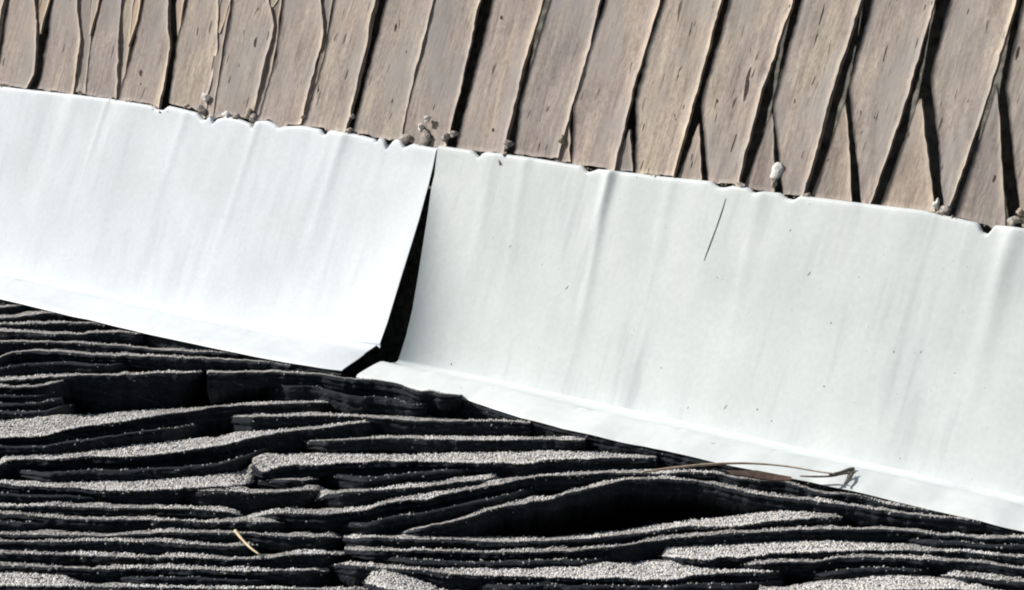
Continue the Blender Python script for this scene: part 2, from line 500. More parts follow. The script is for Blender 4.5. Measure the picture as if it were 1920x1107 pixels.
for l_, r_, yb in [
 ([(71, 0), (74, 62)], [(92, 0), (86, 30), (77, 62)], 64),
 ([(169, 0), (167, 63)], [(185, 0), (178, 40), (170, 65)], 66),
 ([(243, 0), (239, 85)], [(264, 0), (258, 40), (242, 87)], 88),
 ([(329, 0), (332, 75)], [(344, 0), (339, 45), (335, 80)], 82),
 ([(414, 0), (411, 40)], [(432, 0), (424, 30), (414, 60)], 62),
 ([(505, 0), (508, 8)], [(522, 0), (514, 10)], 14),
]:
    shake(l_, r_, front=-0.0045, matl=WOOD_CREAM, cup=0.0006, rows=18, cols=6, ybot=yb)

# ------------------------------------------------------------------ white metal flashing
FLANGE_EDGE = [(-700, 395), (-300, 487), (0, 556), (120, 584), (267, 619), (400, 648), (481, 665), (600, 689), (655, 699), (760, 721), (864, 743), (961, 775), (1087, 806), (1235, 838), (1393, 872), (1591, 913), (1754, 951), (1920, 991), (2300, 1085), (2700, 1184)]

def top_height(pts):
    p = np.array(pts, float)
    q = on_wall(p[:, 0], p[:, 1])
    s, v = wall_sv(q)
    return s, v
SL, VL = top_height(TOP_L)
SR, VR = top_height(TOP_R)
fe = np.array(FLANGE_EDGE, float)
qf = on_roof(fe[:, 0], fe[:, 1], 0.004)
FS = -(qf - P0) @ L
FW = (qf - P0) @ FO
def s_at(px, py):
    return float(wall_sv(on_wall(np.array([px]), np.array([py])))[0][0])
def sv_at(px, py, off=0.0):
    s, v = wall_sv(on_wall(np.array([px], float), np.array([py], float), off))
    return float(s[0]), float(v[0])

# lap edge of the left sheet, measured on its own lifted surface
def lift_of(vn):
    return 0.002 + 0.018 * np.clip(1 - vn, 0, 1) ** 1.15
LAP = [(823, 262), (816, 300), (805, 350), (788, 412), (770, 470), (753, 525), (738, 575), (724, 622), (714, 650)]
lap_v, lap_s = [], []
for px, py in LAP:
    s, v = sv_at(px, py)
    for _ in range(4):
        vn = v / 0.19
        s, v = sv_at(px, py, float(lift_of(vn)))
    lap_s.append(s); lap_v.append(v)
lap_s = np.array(lap_s)[::-1]; lap_v = np.array(lap_v)[::-1]

CUT = [(821, 280), (810, 350), (803, 400), (792, 470), (784, 520), (773, 580), (761, 630), (749, 668)]
CUT_s, CUT_v = [], []
for px, py in CUT:
    vn = sv_at(px, py)[1] / 0.18
    a_, b_ = sv_at(px, py, 0.0008 + 0.0225 * (1 - max(0, min(1, vn))) ** 0.8)
    CUT_s.append(a_); CUT_v.append(b_)
CUT_s = np.array(CUT_s)[::-1]; CUT_v = np.array(CUT_v)[::-1]

def flashing(name, label, side):
    root = empty(name, label, 'flashing', P0)
    METAL = METAL_L if side == 'left' else METAL_R
    ds = 0.0022
    if side == 'left':
        s = np.concatenate([np.linspace(-1.4, -0.62, 60, endpoint=False), np.arange(-0.62, 0.0, ds)])
        s = s / s[-1] * 1.0 if False else s
        s_end = 0.0
        hs = np.interp(s, SL, VL)
        sref = lap_s[0]
    else:
        s = np.concatenate([np.linspace(-0.0, 0.03, 14, endpoint=False), np.arange(0.03, 0.72, ds), np.linspace(0.72, 1.1, 40)])
        hs = np.interp(s, SR, VR)
    h0 = np.interp(s, [-0.9, 0.8], [np.interp(-0.9, SL, VL), np.interp(0.8, SR, VR)])
    nv = 46
    t = np.linspace(0, 1, nv) ** 0.9
    S = np.repeat(s[None, :], nv, 0)
    # heights: the notches of the top edge only bite into the top few rows
    smooth_h = np.convolve(np.pad(hs, 30, mode='edge'), np.ones(61) / 61, 'valid')
    tv = t[:, None]
    FIL = 0.0055
    Vv = FIL + (smooth_h[None, :] - FIL) * tv + (hs - smooth_h)[None, :] * np.clip((tv - 0.8) / 0.2, 0, 1) ** 2
    off = np.zeros_like(S)
    # oil-canning and dents that run up the sheet
    seed = 11 if side == 'left' else 12
    off += 0.0008 * noise1(S + 0.06 * (1 - tv), 0.085, seed, 2) * (0.35 + 0.65 * tv)
    off += 0.00018 * noise1(S - 0.05 * tv, 0.024, seed + 5, 2) * (0.15 + 0.85 * tv ** 1.5)
    off += 0.0007 * noise2(S, Vv, 0.07, seed + 9)
    creases = [(570, 520, .0010, .007), (470, 300, .0008, .005), (190, 230, .0007, .004), (330, 280, .0007, .006), (100, 300, .0008, .012)] if side == 'left' else \
              [(1155, 420, .0022, .0045), (1148, 470, -.0010, .010), (1890, 560, .0022, .008), (1090, 600, .0011, .009), (1015, 360, .0007, .005), (905, 480, .0009, .007), (1290, 380, .0006, .006), (1660, 600, .0007, .012), (1450, 420, .0006, .005)]
    for px, py, amp, wid in creases:
        sc, vc = sv_at(px, py)
        off += amp * np.exp(-((S - sc - 0.10 * (Vv - vc)) / wid) ** 2) * (0.06 + 0.94 * tv ** 2.2)
    if side == 'left':
        # the free right end is sprung off the wall, most at the foot; the columns are bent to the traced lap
        lap_at = np.interp(Vv, lap_v, lap_s)
        lapS = S + (lap_at - 0.0) * np.exp(np.minimum(S, 0) / 0.16)
        d = np.clip(-S, 0, None)
        off += lift_of(Vv / 0.19) * np.exp(-(d / 0.10) ** 1.3)
        Vv = Vv + 0.010 * np.exp(-(d / 0.09) ** 1.3) * (1 - tv) ** 1.5
        S2 = lapS
    else:
        # its own left edge is cut on a slant and lips outwards, leaving the lap open on the dark wall behind
        cut = np.interp(Vv, CUT_v, CUT_s)
        S = cut + S * (1.1 - cut) / 1.1
        d = S - cut
        off += (0.0225 * (1 - np.clip(Vv / 0.18, 0, 1)) ** 0.8 + 0.0008) * np.exp(-(np.clip(d, 0, None) / (0.012 + 0.018 * (1 - np.clip(Vv / 0.18, 0, 1)))) )
        S2 = S
    B = P0[None, None, :] - L * S2[..., None] + V * Vv[..., None] + M * off[..., None]
    # rolled hem along the top
    hem = []
    for a in (0.35, 0.8, 1.25, 1.7):
        rr = 0.0038
        hem.append(B[-1] + V * rr * math.sin(a) * 0.9 - M * rr * (1 - math.cos(a)))
    up = np.concatenate([B, np.array(hem)[:3]], 0)
    uv_s, uv_v = wall_sv(up.reshape(-1, 3))
    R, C = up.shape[:2]
    me = mesh('upright_leg', up.reshape(-1, 3), grid_faces(R, C), uv=np.stack([uv_s, uv_v], 1))
    o1 = link('upright_leg', me, root, (METAL, DARK_BACK))
    # hem return
    hm = np.concatenate([np.array(hem)[2:], (np.array(hem)[3] - V * 0.012 - M * 0.0005)[None]], 0)
    uv_s, uv_v = wall_sv(hm.reshape(-1, 3))
    o3 = link('hem', mesh('hem', hm.reshape(-1, 3), grid_faces(*hm.shape[:2]), uv=np.stack([uv_s, uv_v], 1)), root, (METAL, DARK_BACK))
    # flange: fillet, shallow channel, flat lip with a turned-down edge
    W = np.interp(s, FS, FW) + 0.0006 * noise1(s, 0.02, seed + 31, 2)
    base = B[0]
    nl = np.zeros_like(s)
    if side == 'left':
        nl = 0.010 * np.exp(-(np.clip(-s, 0, None) / 0.09) ** 1.4)
        S2b = S2[0]
        W = np.interp(S2b, FS, FW)
    crim = np.zeros_like(s)
    for px, py in [(330, 600), (505, 640), (852, 705), (60, 540), (1130, 770), (1500, 850), (1310, 815)]:
        q = on_roof(np.array([px], float), np.array([py], float))
        sc = float(-(q[0] - P0) @ L)
        crim += np.exp(-((s - sc) / 0.006) ** 2)
    crim = np.clip(crim, 0, 1)
    rows = []
    fil = FIL
    for a in np.linspace(0, math.pi / 2, 6):
        rows.append(base + FO * (fil * (1 - math.cos(a))) - N * ((fil - 0.0030) * math.sin(a)))
    prof_w = np.array([0.14, 0.2, 0.28, 0.36, 0.44, 0.5, 0.56, 0.66, 0.78, 0.9, 0.97, 1.0])
    prof_h = np.array([0.0, 0.0011, 0.0026, 0.0043, 0.0061, 0.0074, 0.0077, 0.0064, 0.0043, 0.0020, 0.0004, -0.0018])
    for pw, ph in zip(prof_w, prof_h):
        ph = ph * (1.25 if side == 'left' else 1.05)
        hh = ph * (1 - 0.75 * crim * (pw < 0.55)) + 0.0012 * crim * (pw < 0.6) * (pw > 0.15)
        hh = hh + 0.0006 * noise2(s, np.full_like(s, pw * 0.06), 0.03, seed + 41)
        if side == 'left': hh = hh * (1 - 0.8 * np.exp(np.minimum(s, 0) / 0.03)) - 0.010 * pw * np.exp(-(np.clip(-s, 0, None) / 0.09) ** 1.3)
        wv = fil + (W - fil) * (pw - 0.05) / 0.95
        slant = 0.0 if side != 'left' else -0.002 * np.exp(np.minimum(s, 0) / 0.03) * pw   # free end cut back
        rows.append(base + FO * wv[:, None] + N * (hh - fil + 0.0030)[:, None] - L * (slant * np.ones_like(s))[:, None] + N * (nl * (1 - 0.75 * pw))[:, None] * 0.6)
    fl = np.array(rows)
    # keep the outer part on the roof although the foot may be lifted
    if side == 'right':
        for i in range(6, fl.shape[0]):
            fl[i] += L * (0.012 * (prof_w[i - 6] ** 0.7) * np.exp(-(s - s[0]) / 0.05))[:, None]
            fl[i] -= (FO * np.dot(M, FO) + N * np.dot(M, N))[None, :] * (off[0] * min(1.0, (i - 5) / 6.0))[:, None]
    if side == 'left':
        liftM = off[0]
        for i in range(fl.shape[0]):
            k = min(1.0, (i / (fl.shape[0] - 1)) ** 1.3 * 1.5)
            fl[i] -= (FO * np.dot(M, FO) + N * np.dot(M, N))[None, :] * (liftM * k)[:, None]
    R, C = fl.shape[:2]
    us = -(fl.reshape(-1, 3) - P0) @ L; uw = -(fl.reshape(-1, 3) - P0) @ FO
    o2 = link('flange', mesh('flange', fl.reshape(-1, 3), grid_faces(R, C, flip=True), uv=np.stack([us * 0.35 + 3, uw * 0.6], 1)), root, (METAL, DARK_BACK))
    for o in (o1, o2, o3):
        md = o.modifiers.new('sheet', 'SOLIDIFY')
        md.thickness = 0.0009
        md.offset = -1
        md.material_offset = 1
        md.material_offset_rim = 0
        es = o.modifiers.new('crisp_edges', 'EDGE_SPLIT')
        es.split_angle = math.radians(40)
    return root

fl_left = flashing('metal_flashing', 'white metal flashing sheet on the left, its free end sprung open at the lap', 'left')
fl_right = flashing('metal_flashing', 'white metal flashing sheet on the right, running under the open lap', 'right')

# ------------------------------------------------------------------ asphalt shingle roof
roof = empty('shingle_roof', 'roof of layered black and grey asphalt shingles below the white flashing', 'roof', P0)
dk = P0 - N * 0.075
sheet('roof_deck', [dk - H * 1.6 - BK * 0.75, dk + H * 1.3 - BK * 0.75, dk + H * 1.3 + BK * 0.9, dk - H * 1.6 + BK * 0.9], DECK, roof, 0.02, N)

# (front rim, back of the exposed face or px of exposure, granule cover, max edge height px)
PC = []
def pc(rim, top=4, cover=1.0, hmax=70, up=0.0, ply=False):
    PC.append(dict(rim=rim, top=top, cover=cover, hmax=hmax, up=up, ply=ply))
pc([(x, y + 3) for x, y in FLANGE_EDGE if x <= 481] + [(560, 686), (640, 703)], 2, 0.06, 26)
pc([(845, 747), (900, 760), (961, 781), (1087, 812), (1235, 844), (1393, 878), (1591, 918), (1754, 956), (1920, 996), (2300, 1090)], 2, 0.05, 40)
pc([(-260, 585), (-100, 579), (0, 576), (30, 574), (60, 571)], 5, 0.7)
pc([(-260, 612), (-100, 600), (0, 597), (45, 594), (75, 589), (100, 587), (122, 589)], 5, 0.8)
pc([(-260, 622), (-100, 612), (0, 608), (56, 607), (130, 606), (156, 607), (198, 609)], 4, 0.8)
pc([(-260, 630), (-100, 622), (0, 621), (33, 622), (93, 627), (173, 625), (221, 623), (268, 626)], 4, 0.6)
pc([(-260, 648), (-100, 641), (0, 641), (65, 641), (130, 643), (206, 647), (293, 656), (347, 659), (405, 660), (450, 664)], 3, 0.55)
pc([(-260, 690), (-100, 680), (0, 672), (10, 664), (50, 658), (121, 659), (195, 668), (249, 667), (314, 670), (386, 673), (462, 676), (500, 678), (545, 687)], 4, 0.75)
pc([(-260, 715), (-100, 716), (0, 714), (50, 711), (104, 707), (180, 703), (217, 704), (293, 700), (391, 699)], 5, 1.0)
pc([(388, 699), (456, 698), (521, 698), (597, 702), (651, 710), (710, 712), (745, 720), (765, 727), (780, 734), (815, 734), (842, 741), (850, 739), (866, 741)], 3, 0.25, 34, 0.009)
pc([(-260, 735), (-100, 730), (0, 727), (82, 724), (104, 718), (147, 712)], 5, 0.8)
pc([(-260, 852), (-100, 835), (0, 821), (76, 818), (130, 805), (184, 796), (217, 792), (271, 784), (347, 772), (400, 764), (462, 760), (532, 757), (614, 755), (627, 755)],
   [(-260, 800), (-100, 795), (0, 790), (65, 784), (130, 781), (184, 777), (249, 771), (347, 766), (462, 755), (614, 751), (627, 751)])
pc([(420, 783), (564, 780), (623, 780), (664, 781), (694, 783), (760, 788), (834, 790), (877, 789), (916, 790), (995, 794)], 5, 0.8)
pc([(-260, 905), (-100, 890), (0, 875), (13, 863), (65, 861), (108, 862), (173, 855), (217, 857), (271, 855), (325, 849), (400, 838), (434, 831), (475, 821), (501, 815), (564, 807), (608, 802), (647, 797), (684, 792), (722, 791)],
   [(-260, 890), (-100, 878), (0, 862), (13, 855), (108, 853), (195, 844), (260, 835), (325, 829), (400, 821), (445, 812), (501, 808), (608, 797), (684, 788), (722, 787)])
pc([(560, 829), (650, 825), (705, 822), (760, 822), (793, 823), (847, 825), (912, 826), (977, 825), (1042, 825), (1098, 826)],
   [(560, 826), (650, 822), (705, 818), (760, 817), (847, 818), (977, 819), (1098, 820)], 0.95)
pc([(-260, 915), (-100, 908), (0, 905), (33, 911), (130, 915), (195, 920), (260, 920), (330, 917), (400, 913), (450, 910), (487, 904)],
   [(-260, 908), (-100, 903), (0, 901), (87, 906), (184, 904), (238, 904), (325, 898), (400, 891), (478, 884), (487, 890)])
pc([(473, 863), (480, 876), (488, 888), (519, 877), (553, 871), (597, 873), (640, 868), (700, 866), (780, 865), (847, 868), (912, 868), (988, 870), (1020, 863), (1096, 861), (1139, 859), (1232, 858)],
   [(473, 862), (488, 857), (501, 854), (597, 852), (780, 852), (847, 850), (977, 848), (1042, 846), (1107, 847), (1160, 852), (1232, 855)])
pc([(484, 900), (527, 899), (560, 901), (600, 900)], 5, 0.5)
pc([(330, 924), (386, 921), (436, 921), (467, 925), (519, 922), (586, 920), (608, 922)], 6, 0.6)
pc([(590, 944), (603, 931), (616, 926), (660, 922), (710, 920), (759, 916), (825, 909), (877, 902), (948, 897)], 6, 0.7)
pc([(462, 973), (493, 967), (514, 962), (553, 963), (597, 965), (640, 962), (684, 958), (705, 950), (738, 941), (780, 937), (793, 939), (847, 924), (890, 917), (933, 909), (972, 900), (1009, 893), (1085, 890), (1129, 887), (1185, 887), (1240, 889), (1285, 885), (1345, 888)],
   [(462, 969), (514, 954), (545, 953), (597, 957), (684, 951), (735, 935), (780, 928), (831, 920), (890, 911), (972, 894), (1085, 884), (1185, 881), (1345, 883)], 0.8, 30)
pc([(1335, 887), (1385, 897), (1419, 901), (1470, 903), (1488, 908), (1519, 920), (1542, 925), (1609, 928), (1663, 945), (1730, 956), (1790, 963)], 5, 0.45, 30)
pc([(-260, 945), (-100, 950), (0, 951), (87, 949), (152, 952), (206, 953), (277, 953), (358, 954), (408, 958), (449, 965), (462, 969)], 6, 0.9)
pc([(-260, 955), (-100, 960), (0, 963), (33, 965), (93, 971), (173, 975), (249, 975), (321, 976), (400, 980), (423, 979), (495, 979), (532, 982), (552, 986)], 5, 0.7)
pc([(735, 1006), (753, 999), (812, 985), (854, 977), (875, 972), (910, 960), (939, 950), (979, 946), (1002, 939), (1031, 938), (1062, 925), (1104, 917), (1140, 908), (1169, 900), (1211, 898), (1251, 899), (1296, 901), (1352, 911), (1408, 925), (1475, 934), (1540, 941), (1627, 954), (1710, 965), (1788, 972), (1860, 981)], 5, 0.6, 26)
pc([(-260, 1000), (-100, 1002), (0, 1003), (90, 1004), (144, 1004), (204, 1005), (287, 1000), (350, 999), (415, 999), (464, 1000), (540, 1007), (575, 1006), (645, 1008)], 6, 0.6)
pc([(640, 1009), (683, 1009), (714, 1008), (760, 1012), (850, 1011), (893, 1014), (922, 1016), (952, 1018), (1020, 1014), (1093, 1010), (1140, 1006), (1214, 998), (1269, 989), (1296, 987), (1352, 988), (1385, 987), (1437, 978), (1475, 975), (1540, 971), (1576, 970), (1594, 972)],
   [(640, 1005), (760, 1006), (893, 1008), (1020, 1008), (1093, 1003), (1156, 996), (1214, 987), (1296, 976), (1385, 968), (1430, 962), (1475, 959), (1540, 962), (1576, 964), (1594, 968)], 0.9)
pc([(-260, 1014), (-100, 1016), (0, 1016), (50, 1016), (146, 1016), (208, 1015), (260, 1018), (287, 1016), (350, 1020), (430, 1024), (500, 1022)], 5, 0.55)
pc([(646, 1032), (760, 1033), (802, 1033), (927, 1037), (985, 1036), (1081, 1033), (1140, 1026), (1214, 1016), (1285, 1007), (1341, 1003), (1392, 1000), (1452, 997), (1492, 994), (1560, 992), (1605, 993), (1649, 992), (1710, 996), (1759, 1003), (1797, 1004), (1843, 1010), (1910, 1009), (1980, 1014), (2200, 1035)], 6, 0.65)
pc([(-260, 1030), (-100, 1035), (0, 1037), (77, 1040), (119, 1040), (179, 1043), (235, 1045), (371, 1046), (432, 1050), (495, 1048), (534, 1041), (579, 1039), (648, 1041)], 6, 0.9)
pc([(1225, 1040), (1236, 1042), (1285, 1047), (1327, 1051), (1345, 1045), (1396, 1045), (1437, 1040), (1475, 1036), (1540, 1036), (1594, 1033), (1631, 1031), (1698, 1033), (1761, 1034), (1810, 1035), (1855, 1041), (1920, 1046), (2200, 1070)],
   [(1225, 1036), (1251, 1029), (1296, 1026), (1385, 1022), (1475, 1017), (1540, 1015), (1587, 1017), (1654, 1020), (1743, 1026), (1832, 1033), (1920, 1041), (2200, 1064)])
pc([(-260, 1056), (0, 1061), (96, 1064), (200, 1068), (292, 1066), (385, 1069), (484, 1073), (573, 1069), (618, 1072)], 6, 0.5)
pc([(1370, 1062), (1475, 1053), (1527, 1054), (1571, 1046), (1640, 1046), (1727, 1050), (1826, 1054), (1920, 1067), (2200, 1092)], 6, 0.4)
pc([(612, 1066), (625, 1060), (653, 1060), (694, 1064), (766, 1068), (808, 1071), (843, 1077), (906, 1079), (947, 1080), (1020, 1083), (1104, 1085), (1160, 1083), (1189, 1086), (1265, 1088), (1292, 1080), (1341, 1076), (1375, 1074), (1480, 1072)],
   [(612, 1062), (653, 1055), (766, 1064), (808, 1066), (947, 1067), (1010, 1066), (1072, 1063), (1156, 1059), (1222, 1054), (1263, 1058), (1318, 1066), (1375, 1070), (1480, 1068)])
pc([(1758, 1080), (1821, 1082), (1843, 1086), (1920, 1092), (2200, 1115)], [(1758, 1077), (1788, 1071), (1855, 1075), (1920, 1085), (2200, 1108)])
pc([(672, 1092), (700, 1097), (760, 1112), (825, 1124), (900, 1130)], [(672, 1074), (716, 1069), (748, 1075), (780, 1086), (802, 1095), (825, 1106), (900, 1120)], 0.8)
pc([(-260, 1098), (0, 1099), (77, 1100), (125, 1099), (208, 1101), (302, 1102), (400, 1105), (500, 1104), (690, 1108)],
   [(-260, 1072), (0, 1074), (62, 1075), (121, 1079), (146, 1091), (187, 1095), (400, 1100), (690, 1103)])
pc([(1400, 1126), (1500, 1118), (1600, 1112), (1680, 1106), (1800, 1105), (1870, 1112), (2200, 1140)],
   [(1400, 1112), (1497, 1099), (1540, 1094), (1640, 1080), (1698, 1080), (1765, 1089), (1832, 1096), (1870, 1107), (2200, 1134)])
yy = 1130
k = 0
while yy < 1420:
    xs = np.arange(-260, 2300, 90)
    PC_r = [(float(x), float(yy + 9 * noise1(x, 420, 70 + k, 2))) for x in xs]
    pc(PC_r, 7, 0.9)
    k += 1; yy += 24
# courses behind the left end, out of frame
NP0 = len(PC)
for i in range(2, NP0):
    if PC[i]['hmax'] < 30: continue
    q = PC[i]['rim']; x = np.arange(q[0][0] + 4, q[-1][0] - 4, 12.0)
    if len(x) < 8 or q[0][1] > 1125: continue
    y = poly(q, x); front = np.full(len(x), 1e9)
    for j in range(NP0):
        if j == i: continue
        qj = PC[j]['rim']; ins = (x >= qj[0][0]) & (x <= qj[-1][0])
        yj = poly(qj, x); tj = yj - PC[j]['top'] if isinstance(PC[j]['top'], (int, float)) else poly(PC[j]['top'], x)
        front = np.where(ins & (yj > y + 2.5), np.minimum(front, tj), front)
    h = np.where(front > 1e8, 20, front - y)
    h = np.convolve(np.pad(h, 4, mode='edge'), np.ones(9) / 9, 'valid')
    pr = np.random.default_rng(600 + i)
    for lv, frac in ((25, 0.52), (52, 0.27), (52, 0.77)):
        m = h > lv
        k = 0
        while k < len(x):
            if not m[k]: k += 1; continue
            e = k
            while e + 1 < len(x) and m[e + 1]: e += 1
            k2, e2 = k, e
            if e - k > 16: k2 = k + int(pr.integers(0, 7)); e2 = e - int(pr.integers(0, 7))
            if e2 - k2 >= 18:
                xs = x[k2:e2 + 1]
                ed = np.clip(np.minimum(xs - xs[0], xs[-1] - xs) / 70.0, 0, 1); ed = ed * ed * (3 - 2 * ed)
                fr = (frac + 0.10 * noise1(xs, 150, 300 + i, 2)) * (0.84 + 0.16 * ed)
                pc([(float(a), float(b_)) for a, b_ in zip(xs, y[k2:e2 + 1] + h[k2:e2 + 1] * fr)], 2.0, 0.18, ply=True)
            k = e + 1
NP = len(PC)

STEP = 5.0
gran_pts, gran_nrm, gran_cov = [], [], []
def rim_y(i, x):
    return poly(PC[i]['rim'], x)
for i in range(NP):
    d = PC[i]
    r = np.random.default_rng(3000 + i)
    xa, xb = d['rim'][0][0], d['rim'][-1][0]
    n = max(8, int((xb - xa) / STEP))
    x = np.linspace(xa, xb, n)
    y = poly(d['rim'], x)
    # ease the traced corners
    kx = 5
    ys = np.convolve(np.pad(y, kx // 2, mode='edge'), np.ones(kx) / kx, 'valid')
    y = ys + 0.9 * noise1(x, 16, 40 + i) + 0.5 * noise1(x, 6, 90 + i, 1)
    if isinstance(d['top'], (int, float)):
        tp = y - d['top'] * (1 + 0.45 * noise1(x, 60, 140 + i))
    else:
        tp = poly(d['top'], x) + 0.5 * noise1(x, 20, 190 + i)
    tp = np.minimum(tp, y - 1.2)
    # nearest rim behind / in front, column by column
    behind = np.full(n, -1e9); front = np.full(n, 1e9)
    for j in range(NP):
        if j == i: continue
        q = PC[j]['rim']
        inside = (x >= q[0][0]) & (x <= q[-1][0])
        yj = poly(q, x)
        m = inside & (yj < y - 2.5) & (yj < tp + 2)
        behind = np.where(m, np.maximum(behind, yj), behind)
        tj = yj - PC[j]['top'] if isinstance(PC[j]['top'], (int, float)) else poly(PC[j]['top'], x)
        m = inside & (yj > y + 2.5)
        front = np.where(m, np.minimum(front, np.maximum(tj, y + 3)), front)
    behind = np.where(behind < -1e8, np.minimum(tp - 8, poly_ex(FLANGE_EDGE, x) + 6), behind)
    front = np.where(front > 1e8, y + 25, front)
    sm = lambda a, w=9: np.convolve(np.pad(a, w // 2, mode='edge'), np.ones(w) / w, 'valid') if n > w else a
    behind = sm(np.minimum(behind, tp - 1.0)); 
    PR = on_roof(x, y, d['up'])
    sharp = d['up'] > 0 or xa == 473
    fl_ = 90.0 if d['ply'] else 55.0
    fe0 = np.clip((x - xa) / fl_, 0, 1) if (xa > -50 and not sharp) else np.ones(n)
    fe1 = np.clip((xb - x) / fl_, 0, 1) if xb < 2000 else np.ones(n)
    feath = np.minimum(fe0, fe1)
    Pb = on_roof(x, behind)
    depth = (Pb - CAM) @ FWD
    # free ends slip back behind the course above
    wbk = (1 - feath) ** 1.4
    if y[0] < poly_ex(FLANGE_EDGE, x[:1])[0] + 30: wbk = np.where(x < 0.5 * (xa + xb), 0, wbk)
    if y[-1] < poly_ex(FLANGE_EDGE, x[-1:])[0] + 30: wbk = np.where(x > 0.5 * (xa + xb), 0, wbk)
    PR = CAM + ray(x, y) * (((PR - CAM) @ FWD) * (1 - wbk) + (depth + 0.014) * wbk)[:, None] if not d['up'] else PR
    dq = np.maximum(depth, (PR - CAM) @ FWD + 0.012)
    Q = CAM + ray(x, tp) * dq[:, None]                       # back of the exposed face
    dirb = Q - PR
    ln_ = np.linalg.norm(dirb, axis=1, keepdims=True)
    dirb = dirb / np.maximum(ln_, 1e-5)
    E = Q + dirb * 0.012 + (BK * 0.028 - N * 0.030)                 # runs on under the next course
    zed = (PR - CAM) @ FWD
    hb = np.clip(sm(front, 15) - y + 4, 7, d['hmax']) * zed / FPX / 0.977
    # rows of the section
    rows = [E, Q + dirb * 0.010, Q, PR * 0.35 + Q * 0.65, PR * 0.7 + Q * 0.3, PR + dirb * np.minimum(0.0012, ln_ * 0.3)]
    ntop = len(rows)
    nb = 11
    endt = np.clip(np.minimum(x - xa, xb - x) / 38.0, 0, 1) ** 0.65
    hb = hb * (0.55 + 0.45 * feath)
    plies = r.uniform(-1, 1, nb)
    belly = []
    for b_ in range(nb):
        tb = (b_ / (nb - 1)) ** 1.25
        o_ = (0.0013 * noise1(x, 55, 5000 + 17 * i + b_, 2) + 0.0007 * noise1(x, 9, 7000 + 17 * i + b_, 2) + 0.0013 * plies[b_] * (b_ > 1) - 0.003 * tb) * min(1, b_ / 2)
        o_ = o_ + 0.0030 * (1 - math.exp(-b_ / 1.6)) * np.ones(n)
        row = PR - N * (0.0004 + hb * tb)[:, None] - BK * o_[:, None]
        belly.append(row)
        rows.append(row)
    last = rows[-1]
    rows.append(last + BK * 0.04 - N * 0.034)
    G = np.array(rows)
    R, C = G.shape[:2]
    vv = list(G.reshape(-1, 3))
    ff = grid_faces(R, C)
    mi = np.repeat([0 if (1 <= a < ntop - 1 and not d['ply']) else 1 for a in range(R - 1)], C - 1)  # rearmost top row takes the near-black edge colour as painted shade in the hollows
    capL = [a * C for a in range(R)]; capR = [a * C + C - 1 for a in range(R)]
    faces = [tuple(f) for f in ff] + [tuple(capL), tuple(capR[::-1])]
    back = [((R - 1) * C + c, (R - 1) * C + c + 1, c + 1, c) for c in range(C - 1)]
    faces += back
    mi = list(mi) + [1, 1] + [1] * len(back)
    pts = G.reshape(-1, 3)
    uv = np.stack([(pts - P0) @ H, (pts - P0) @ BK + (pts - P0) @ N], 1) + i * 0.37
    sh = link('shingle', mesh('shingle', vv, [f[::-1] for f in faces], uv=uv, mat_idx=mi), roof, (ASPHALT_TOP, ASPHALT_CUT_SHADE))
    # granules on the exposed face
    if xb > -60 and xa < 1990 and y.min() < 1125:
        seg = np.linalg.norm(np.diff(PR, axis=0), axis=1)
        wid = np.linalg.norm(Q - PR, axis=1)
        xm = 0.5 * (x[1:] + x[:-1])
        expo = (y - tp); expo = 0.5 * (expo[1:] + expo[:-1])        # how much of the face shows, in photo pixels
        area = expo * np.diff(x) * ((xm > -60) & (xm < 1990))
        if area.sum() <= 0: continue
        cnt = min(int(area.sum() / 2.5), 20000)
        cdf = np.cumsum(area); cdf /= cdf[-1]
        idx = np.searchsorted(cdf, r.uniform(0, 1, cnt)); idx = np.clip(idx, 0, n - 2)
        u = r.uniform(0, 1, cnt); w = r.uniform(-0.04, 1.0, cnt)
        rimn = r.uniform(0, 1, cnt) < 0.22
        w = np.where(rimn, r.uniform(-0.03, 0.12, cnt), w)
        A = PR[idx] * (1 - u)[:, None] + PR[idx + 1] * u[:, None]
        Bq = Q[idx] * (1 - u)[:, None] + Q[idx + 1] * u[:, None]
        p = A * (1 - w)[:, None] + Bq * w[:, None]
        far = r.uniform(0, 1, cnt) < 0.14                        # the part running on under the next course
        ww = r.uniform(0, 1, cnt) ** 1.5
        p = np.where(far[:, None], Bq * (1 - ww)[:, None] + E[idx] * ww[:, None] + N * 0.0006, p)
        xx = xm[idx]
        thin = np.clip((14 - expo[idx]) / 7, 0, 1)
        dens = d['cover'] * (1 - thin) + thin * np.clip(d['cover'] * (0.60 + 1.05 * noise1(xx + 37 * i, 60, 11 + i, 4)), 0.05, 1)
        fade = np.clip(np.minimum(xx - xa, xb - xx) / 30.0, 0.15, 1)
        keep = r.uniform(0, 1, cnt) < np.clip(dens, 0.04, 1) * fade
        gran_pts.append(p[keep])
        gran_cov.append(np.clip(dens, 0.2, 1)[keep])
        # stray grains on the rounded front edge and the plies
        ne = int(seg[(xm > -60) & (xm < 1990)].sum() / 0.0042)
        ok = np.nonzero((xm > -60) & (xm < 1990))[0]
        idx = r.choice(ok, ne); row = np.minimum(r.exponential(1.3, ne), nb - 2.01); rb = row.astype(int); f = (row - rb)[:, None]
        BL = np.array(belly)
        p = BL[rb, idx] * (1 - f) + BL[rb + 1, idx] * f
        xx = xm[idx]
        keep = r.uniform(0, 1, ne) < np.clip(0.35 + 0.7 * noise1(xx + 91 * i, 26, 12, 3), 0.02, 1) * (0.35 + 0.65 * min(1, d['cover']))
        gran_pts.append(p[keep] + (PR[idx + 1] - PR[idx])[keep] * r.uniform(0, 1, keep.sum())[:, None])
        gran_cov.append(np.full(keep.sum(), 0.05))

